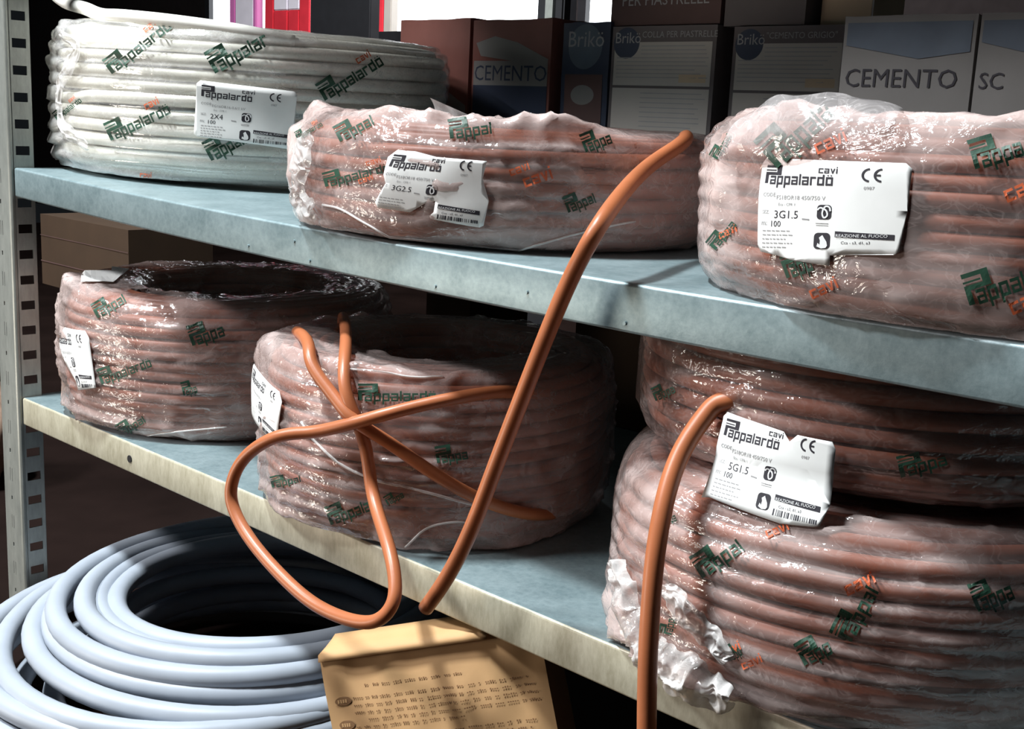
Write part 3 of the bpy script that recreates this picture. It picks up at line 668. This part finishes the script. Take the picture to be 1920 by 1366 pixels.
for x, y, s in ((1590, 1115, 3.2), (1355, 1232, 2.2), (1395, 1255, 2.2), (1440, 1010, 2.5)): decal(G, 'printed_word', blocks('cavi')[0], (x, y), (s, -s * .45), (-s * .45, -s), 'ink_orange', G.film, 1.5)
crumple(G, [(1172, 1060), (1185, 1120), (1210, 1185), (1240, 1228), (1285, 1262), (1340, 1290), (1385, 1300)], .013, .009, 19, push=.003, fr=1.3)
crumple(G, [(1235, 1060), (1262, 1110), (1300, 1150), (1345, 1195), (1372, 1240)], .008, .006, 21)
seam(G, [(1250, 1095), (1290, 1130), (1330, 1170), (1375, 1225)], 0.0014)
Fc_ = coil('F', 'cable_coil', 'upper coil of the right stack, labelled 5G1.5, one loose end hanging down', 0.828, 0.160, -H2 + 0.1160, 0.150, 0.08, 0.0690, 0.0105, 'brown_cable', 'film_pink_clear',
          e=0.5, wr=0.0022, cling=0.3, seed=8, bulges=[(-125, 0.6, 14, 0.5, 0.004, 0.25), (-110, -0.9, 20, 0.3, 0.002, 0.2)])
finish_film(Fc_)
for o, e_, hp, n in (((1690, 895), (1780, 870), 18, 4), ((1232, 752), (1270, 735), 12, 4)): print_mark(Fc_, o, e_, hp, n, 'P')
label(Fc_, [(-97, -.0770), (-73.2, -.0785), (-72.5, -.1222), (-96.8, -.1222)], '5G1.5', 'FS18OR18 450/750 V', [(80, 0), (950, 60), (1050, 160), (1150, 60), (1600, 60), (1650, 140), (1650, 800), (1560, 1040), (1500, 1060), (1100, 1100), (120, 1030), (0, 1060), (20, 60)], lift=0.0040, hang=0.0145)
y0 = on('F', 1346, 753, 0.0)[1]
tail = [on('F', 1400, 706, -.018), on('F', 1374, 728, -.009)] + [ony(x, y, y0 * (1 - t) - .040 * t) for x, y, t in ((1346, 753, .02), (1320, 782, .14), (1296, 815, .28), (1272, 858, .44), (1252, 915, .62), (1238, 980, .78), (1226, 1060, .90), (1217, 1180, .98), (1213, 1300, 1.0), (1212, 1450, 1.0))]
tube('loose_end', [Fc_.Mi @ Vector(p) for p in smooth(catmull(tail, 10), 24)], 0.0052, 'orange_cable', Fc_.root, 16)

# ------------------------------------------------------------------ unwrapped grey coil on the floor
gr = empty('hose_coil', (0.27, 0.10, FZ), 'loose unwrapped coil of thick pale grey cable on the floor under lower shelf', 'cable coil')
loops = [(.272, .102, .122, -.372), (.276, .098, .136, -.362), (.270, .095, .150, -.378), (.268, .100, .163, -.360), (.262, .090, .176, -.372), (.270, .085, .170, -.392),
         (.262, .075, .190, -.392), (.255, .072, .204, -.398), (.250, .070, .214, -.414), (.246, .066, .222, -.430), (.25, .075, .205, -.446), (.26, .085, .185, -.462), (.27, .09, .160, -.452), (.27, .095, .140, -.430), (.27, .10, .125, -.41), (.27, .10, .13, -.39)]
P = []; per = 72; LP = np.array(loops)
for k in range((len(loops) - 1) * per):
    f = k / per; i = int(f); t = f - i; t = t * t * (3 - 2 * t); cx, cy, r, z = LP[i] * (1 - t) + LP[i + 1] * t
    a = 2 * math.pi * f + 0.7
    z = z + 0.004 * math.sin(a * 1.0 + i * 2.1); r = r + 0.003 * math.sin(2 * a + i * 1.7) + 0.0015 * math.sin(3 * a + i * 2.9)
    P.append((cx + r * math.cos(a) - .27, cy + r * math.sin(a) - .10, max(z - FZ, 0.0085)))
tube('hose', P, 0.0092, 'grey_cable', gr, 14)

# ------------------------------------------------------------------ kraft sack
p1 = ony(600, 1232, -0.045); dirn = np.array([.90, .44, 0.0]); dirn /= np.linalg.norm(dirn); back = np.array([-dirn[1], dirn[0], 0])
TILT = R(18); hgt = (p1[2] - FZ) / math.cos(TILT) - .001; SW = 0.160; ST = 0.034
sk = empty('paper_sack', (p1[0], p1[1], FZ), 'brown kraft paper sack with folded top and printed lines below the lower shelf', 'sack')
def sackpt(s, v, off=0.0):   # s along the front, v down from the fold
    bulge = 0.004 * math.sin(math.pi * min(1, s / SW)) * math.sin(math.pi * min(1, v / hgt)) + 0.0016 * float(noise(np.array(s * 28), np.array(v * 22), np.array(0.), 4)) + 0.0010 * float(noise(np.array(s * 70 + v * 30), np.array(v * 20), np.array(1.), 5))
    return tilted(s, v, -(bulge + off))
def tilted(s, v, bk):   # the sack leans over to its left
    a = s * math.cos(TILT) + v * math.sin(TILT); z = p1[2] - FZ + s * math.sin(TILT) - v * math.cos(TILT)
    p = dirn * a + back * (bk - v * 0.20); return Vector((p[0], p[1], max(0.0005, z)))
V = []; Fq = []; ns, nv = 44, 36
for j in range(nv + 1):
    for i in range(ns + 1): V.append(sackpt(i / ns * SW, j / nv * hgt))
for j in range(nv):
    for i in range(ns): a = j * (ns + 1) + i; Fq.append((a, a + 1, a + ns + 2, a + ns + 1))
b0 = len(V)
bk_ = Vector(back)
for j in range(nv + 1):
    for i in range(ns + 1):
        q = Vector(sackpt(i / ns * SW, j / nv * hgt)) + Vector(back * (ST - .004 * math.sin(math.pi * i / ns))); V.append(q)
for j in range(nv):
    for i in range(ns): a = b0 + j * (ns + 1) + i; Fq.append((a + 1, a, a + ns + 1, a + ns + 2))
for j in range(nv):
    a, b = j * (ns + 1), b0 + j * (ns + 1); Fq.append((b, a, a + ns + 1, b + ns + 1)); a += ns; b += ns; Fq.append((a, b, b + ns + 1, a + ns + 1))
for i in range(ns):
    a, b = i, b0 + i; Fq.append((a + 1, a, b, b + 1)); a += nv * (ns + 1); b += nv * (ns + 1); Fq.append((a, a + 1, b + 1, b))
o = mk('paper_body', V, Fq, 'kraft', sk, True); m = o.modifiers.new('e', 'EDGE_SPLIT'); m.split_angle = R(45)
V = []; Fq = []
for i in range(25):
    s = i / 24 * 0.125; wv = 0.0015 * math.sin(s * 60) + .001 * math.sin(s * 140)
    for k, (bk, up_) in enumerate(((-.0035, -.002), (-.002, .0022), (.010, .0032 + wv * .6), (.019, .0045), (.026 - .2 * max(0, s - .1), .0060))):
        V.append(tilted(s, -up_, bk))
for i in range(24):
    for k in range(4): a = i * 5 + k; Fq.append((a, a + 5, a + 6, a + 1))
o = mk('folded_flap', V, Fq, 'kraft', sk, True); m = o.modifiers.new('t', 'SOLIDIFY'); m.thickness = 0.0008
def sfn(off): return lambda u, v: sackpt(u, -v, off)
rr = random.Random(3); bars = []; yv = -0.022
for row in range(24):
    x = 0.020 if row % 4 else 0.030
    end = SW - .014 if row % 5 else 0.10
    while x < end:
        L = rr.uniform(.003, .010)
        for q in range(max(1, int(L / .0016))):
            hh = rr.choice([.0008, .0008, .0012]); bars.append([(x + q * .0016, yv), (x + q * .0016 + .0011, yv), (x + q * .0016 + .0011, yv + hh), (x + q * .0016, yv + hh)])
        x += L + .0016
    yv -= 0.0046 if row % 5 else 0.0075
laid('printed_lines', bars, sfn(.0006), 'ink_brown', sk)
for k, yy in enumerate((-0.030, -0.0455, -0.0635)):
    ov = [(0.0125 + .0062 * math.cos(R(a)), yy + .0029 * math.sin(R(a))) for a in range(0, 360, 15)]
    b = laid('printed_badge', [ov], sfn(.0007), 'ink_brown', sk)
    laid('badge_lettering', rects([(0.0085 + q * .0018, yy - .0011, 0.0098 + q * .0018, yy + .0012) for q in range(4)]), sfn(.0010), 'kraft', b)

# ------------------------------------------------------------------ packs at the back of the upper shelf
PACKS = {}
def pack(name, label_, cat, px0, px1, pyt, Y, depth, mat, bulge=0.002, bottom=None, top_soft=False, group=None, seed=1, bevel=0.004):
    a = ony(px0, pyt, Y); b = ony(px1, pyt, Y); zt = (a[2] + b[2]) / 2
    xm = (a[0] + b[0]) / 2; zb = sag(xm) + 0.006 if bottom is None else bottom
    w = b[0] - a[0]; h = zt - zb
    r = empty(name, (xm, Y, zb), label_, cat, group)
    V = []; Fq = []; n = 14
    bm = bmesh.new(); bmesh.ops.create_cube(bm, size=1); bmesh.ops.subdivide_edges(bm, edges=bm.edges[:], cuts=11, use_grid_fill=True)
    for v in bm.verts:
        x, y, z = v.co
        sx, sy, sz = [math.cos(math.pi * c) for c in (x, y, z)]
        ed = lambda c: math.copysign(min(abs(c), .5) , c)
        bx = bulge * sy * max(0, sz) * (1 if abs(x) > .49 else 0) * math.copysign(1, x); by = bulge * sx * max(0, sz) * (1 if abs(y) > .49 else 0) * math.copysign(1, y)
        nn = bulge * 0.35 * float(noise(np.array(x * 5.), np.array(y * 5 + seed * 3.), np.array(z * 5.), seed))
        v.co = (x * w + bx * .5 + nn * .4, (y + .5) * depth + by + nn * (1 if top_soft else .3), (z + .5) * h + (nn * 2 if (top_soft and z > .45) else 0))
    bm.normal_update()
    PACKS[r.name] = BVHTree.FromBMesh(bm)
    body = mkbm('pack_body', bm, mat, r, True)
    bv = body.modifiers.new('e', 'EDGE_SPLIT'); bv.split_angle = R(50)
    r['w'] = w; r['h'] = h; del r['w'], r['h']
    return r, w, h, body
def face(r, w, h, polys, mat, off=0.0034, name='printed_text', parent=None, step=None):
    def fn(u, v):
        q = PACKS[r.name].ray_cast(Vector((u - w / 2, -.05, v)), Vector((0, 1, 0)))[0]
        return Vector((u - w / 2, (q.y if q else 0) - .0003 - off * .08, v))
    return laid(name, polys, fn, mat, parent or r, step or w / 14, ngon=True)
BY = 0.45
r, w, h, b = pack('cement_bag', 'reddish-brown plastic bag behind the white cable coil, leftmost of the back row', 'bag', 752, 882, 36, BY, .07, 'bag_red', top_soft=True, seed=2)
face(r, w, h, [[(w * .3, h * .55), (w * .98, h * .38), (w * .98, h * .45), (w * .5, h * .62)]], 'bag_grey', name='printed_swoosh')
face(r, w, h, rects([(0.003, 0.002, w - .003, h * .36)]), 'bag_navy', name='printed_band')
r, w, h, b = pack('cement_bag', 'reddish-brown bag reading CEMENTO in dark letters, with a pale swoosh', 'bag', 889, 1036, 36, BY, .07, 'bag_red', top_soft=True, seed=3)
face(r, w, h, [[(w * .05, h * .86), (w * .12, h * .78), (w * .95, h * .72), (w * .98, h * .76), (w * .6, h * .86), (w * .3, h * .90)]], 'bag_grey', name='printed_swoosh')
face(r, w, h, rects([(0.003, 0.002, w - .003, h * .60)]), 'bag_navy', name='printed_band')
face(r, w, h, rects([(0.003, h * .60, w - .003, h * .75)]), 'bag_grey', name='printed_band')
face(r, w, h, text2d('CEMENTO', w * .20, w / 2, h * .63, 'CENTER'), 'bag_navy', off=.0041)
r, w, h, b = pack('cement_bag', 'narrow dark bag with a round blue mark, between red bag and cream-panelled box', 'bag', 1058, 1146, 42, BY, .07, 'bag_navy', top_soft=True, seed=4)
face(r, w, h, rects([(0.006, h * .10, w - .006, h * .70)]), 'dark_board', name='printed_panel')
face(r, w, h, [[(w / 2 + w * .36 * math.cos(R(a)), h * .86 + w * .36 * math.sin(R(a))) for a in range(0, 360, 10)]], 'bag_blue', name='printed_roundel', off=.0041)
face(r, w, h, text2d('Brikö', w * .36, w / 2, h * .86, 'CENTER'), 'ink_grey', off=.0047)
face(r, w, h, [[(w / 2 + w * .25 * math.cos(R(a)), h * .58 + w * .16 * math.sin(R(a))) for a in range(0, 360, 15)]], 'bag_grey', name='printed_picture', off=.0041)
def carton(label_, px0, px1, pyt, head, Y=BY, panel_bottom=.42, seed=5):
    r, w, h, b = pack('carton', label_, 'box', px0, px1, pyt, Y, .08, 'box_dark', bulge=.0005, seed=seed)
    face(r, w, h, rects([(0.004, h * .665, w - .004, h * .91), (0.004, h * .38, w - .004, h * .65)]), 'box_cream', .0012, 'printed_panel')
    face(r, w, h, text2d(head, w * .068, w * .30, h * .935), 'ink_grey', .0012)
    face(r, w, h, [[(w * .15 + w * .13 * math.cos(R(a)), h * .905 + w * .12 * math.sin(R(a))) for a in range(0, 360, 10)]], 'bag_navy', .0016, 'printed_roundel')
    face(r, w, h, text2d('Brikö', w * .12, w * .03, h * .905), 'ink_grey', .0022)
    L = []
    rr = random.Random(seed)
    for k in range(9): L.append((w * (.06 if k > 2 else .30), h * (.885 - .022 * k), w * rr.uniform(.82, .95), h * (.890 - .022 * k)))
    for k in range(8): L.append((w * .32, h * (.62 - .027 * k), w * rr.uniform(.82, .95), h * (.625 - .027 * k)))
    face(r, w, h, rects(L), 'ink_grey', .0018, 'printed_lines')
    face(r, w, h, rects([(w * .68, h * .685, w * .93, h * .73)]), 'box_beige', .0018, 'printed_picture')
    return r, w, h
r, w, h = carton('cream-panelled box under the brown PER PIASTRELLE box', 1150, 1346, 48, 'COLLA PER PIASTRELLE')
t1 = r.location.z + h
r2, w2, h2 = carton('cream-panelled box headed CEMENTO GRIGIO, left of the blue-grey bag', 1378, 1592, 48, '"CEMENTO GRIGIO"', seed=6)
t2 = r2.location.z + h2
r, w, h, b = pack('carton', 'dark brown box reading PER PIASTRELLE on top of the back row', 'box', 1150, 1356, -40, BY + .005, .07, 'dark_board', bulge=.0005, bottom=t1 + .001)
face(r, w, h, text2d('PER PIASTRELLE', w * .115, w / 2, h * .44, 'CENTER'), 'ink_grey', .0012)
r, w, h, b = pack('carton', 'plain dark grey box on top of the back row, right of the PER PIASTRELLE box', 'box', 1364, 1516, -40, BY + .005, .07, 'box_dark', bulge=.0005, bottom=t2 + .001)
r, w, h, b = pack('carton', 'small beige box on top of the back row above the blue-grey CEMENTO bag', 'box', 1546, 1640, -40, BY + .02, .06, 'box_beige', bulge=.0005, bottom=t2 + .001)
face(r, w, h, rects([(w * 1.0 + .0005, 0, w * 1.04, h)]), 'ink_grey', -.002, 'printed_edge')
r, w, h, b = pack('cement_bag', 'blue-grey bag reading CEMENTO behind the right end coil', 'bag', 1586, 1836, 28, .36, .075, 'bag_grey', top_soft=True, seed=7)
face(r, w, h, [[(w * .03, h * .87), (w * .6, h * .81), (w * .97, h * .84), (w * .97, h * .97), (w * .03, h * .97)]], 'bag_blue', name='printed_band')
face(r, w, h, text2d('CEMENTO', w * .185, w * .47, h * .685, 'CENTER'), 'ink', off=.0041)
r, w, h, b = pack('cement_bag', 'blue-grey bag reading SC at the right edge of the back row', 'bag', 1842, 2060, 22, .36, .075, 'bag_grey', top_soft=True, seed=8)
face(r, w, h, [[(w * .03, h * .88), (w * .6, h * .82), (w * .97, h * .85), (w * .97, h * .97), (w * .03, h * .97)]], 'bag_blue', name='printed_band')
face(r, w, h, text2d('SC', w * .21, w * .04, h * .685, 'LEFT'), 'ink', off=.0041)

# ------------------------------------------------------------------ back of the lower shelf
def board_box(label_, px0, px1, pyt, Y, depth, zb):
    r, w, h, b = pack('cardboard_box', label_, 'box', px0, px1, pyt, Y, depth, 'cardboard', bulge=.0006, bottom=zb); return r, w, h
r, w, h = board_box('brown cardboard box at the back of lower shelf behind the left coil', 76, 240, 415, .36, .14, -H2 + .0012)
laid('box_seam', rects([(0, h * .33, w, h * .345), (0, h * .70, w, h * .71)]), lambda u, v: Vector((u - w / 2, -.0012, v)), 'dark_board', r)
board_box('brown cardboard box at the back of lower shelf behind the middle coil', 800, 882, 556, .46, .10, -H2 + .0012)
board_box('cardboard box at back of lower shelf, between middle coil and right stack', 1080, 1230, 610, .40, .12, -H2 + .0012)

bm = bmesh.new(); bmesh.ops.create_icosphere(bm, subdivisions=4, radius=1)
for v in bm.verts:
    c = v.co; f = 1 + .22 * float(noise(np.array(c.x * 2.), np.array(c.y * 2.), np.array(c.z * 2.), 3)) + .10 * float(noise(np.array(c.x * 6.), np.array(c.y * 6.), np.array(c.z * 6.), 5))
    v.co = Vector((c.x * .06 * f, c.y * .05 * f, max(-.078, c.z * .085 * f)))
o = mkbm('plastic_packet', bm, 'peach_pack', None, True); q = ony(-38, 1180, .16); o.location = (q[0], q[1], FZ + .0785)
tag(o, 'pale peach packet on the floor, left of the slotted post', 'packet')
# ------------------------------------------------------------------ far aisle seen over the upper shelf
def far(name, label_, cat, px0, px1, Y, mat, zb, ztop=None, depth=.03, group=None):
    a = ony(px0, 20, Y); b = ony(px1, 20, Y); bm = bmesh.new()
    zt = ztop if ztop else 0.62
    box_bm(bm, (a[0], Y, zb), (b[0], Y + depth, zt)); bmesh.ops.bevel(bm, geom=bm.edges[:], offset=.003, segments=2, affect='EDGES')
    o = mkbm(name, bm, mat); return tag(o, label_, cat, group)
FS = 0.30
bm = bmesh.new(); box_bm(bm, (-3.6, 1.85, FS - .03), (-0.2, 2.25, FS)); sh = mkbm('far_shelf', bm, 'black_plastic'); tag(sh, 'dark shelf of the far aisle seen over the white coil', 'shelf')
for x in (-3.5, -0.3):
    sh2 = bmesh.new(); box_bm(sh2, (x - .03, 1.9, FZ), (x + .03, 2.2, FS - .03)); mkbm('shelf_leg', sh2, 'black_plastic', sh)
far('carton', 'thin violet-edged pack in the far bright aisle', 'box', 430, 440, 1.95, 'pink_pack', FS)
far('carton', 'white pack beside the violet-edged one in the far bright aisle', 'box', 441, 474, 1.95, 'white_pack', FS)
far('carton', 'thin magenta pack in the far bright aisle', 'box', 474, 480, 1.95, 'pink_pack', FS)
far('carton', 'tall red pack in the far bright aisle, left of the small red boxes', 'box', 496, 512, 1.95, 'red_pack', FS)
far('carton', 'small red box in the far bright aisle, left of a twin', 'box', 513, 538, 1.95, 'red_pack', FS, .385)
far('carton', 'white box on top of the left small red box in the far aisle', 'box', 513, 538, 1.95, 'white_pack', .386)
far('carton', 'small red box in the far bright aisle, right of a twin', 'box', 540, 560, 1.95, 'red_pack', FS, .385)
far('carton', 'white box on top of the right small red box in the far aisle', 'box', 540, 560, 1.95, 'white_pack', .386)
far('carton', 'reddish box at the right end of the far red packs', 'box', 561, 580, 1.95, 'red_pack', FS)
far('carton', 'tall red pack in the far bright aisle, right of the black cabinet', 'box', 696, 718, 1.95, 'red_pack', FS)
far('carton', 'narrow grey pack beside the tall red pack in the far aisle', 'box', 719, 733, 1.95, 'box_cream', FS)
cab = far('cabinet', 'black cabinet standing between the two bright gaps in the far aisle', 'cabinet', 581, 694, 1.30, 'black_plastic', FZ, .9, .03)
u = far('rack_upright', 'dark slotted rack upright between the bright gaps in the far aisle', 'upright', 1006, 1056, .95, 'black_plastic', FZ, .75, .02)
bm = bmesh.new(); a = ony(1026, 0, .948); b_ = ony(1040, 0, .948)
box_bm(bm, (a[0], .944, -.2), (b_[0], .9495, .7)); mkbm('upright_face', bm, 'zinc_post', u)
bpy.context.view_layer.update()
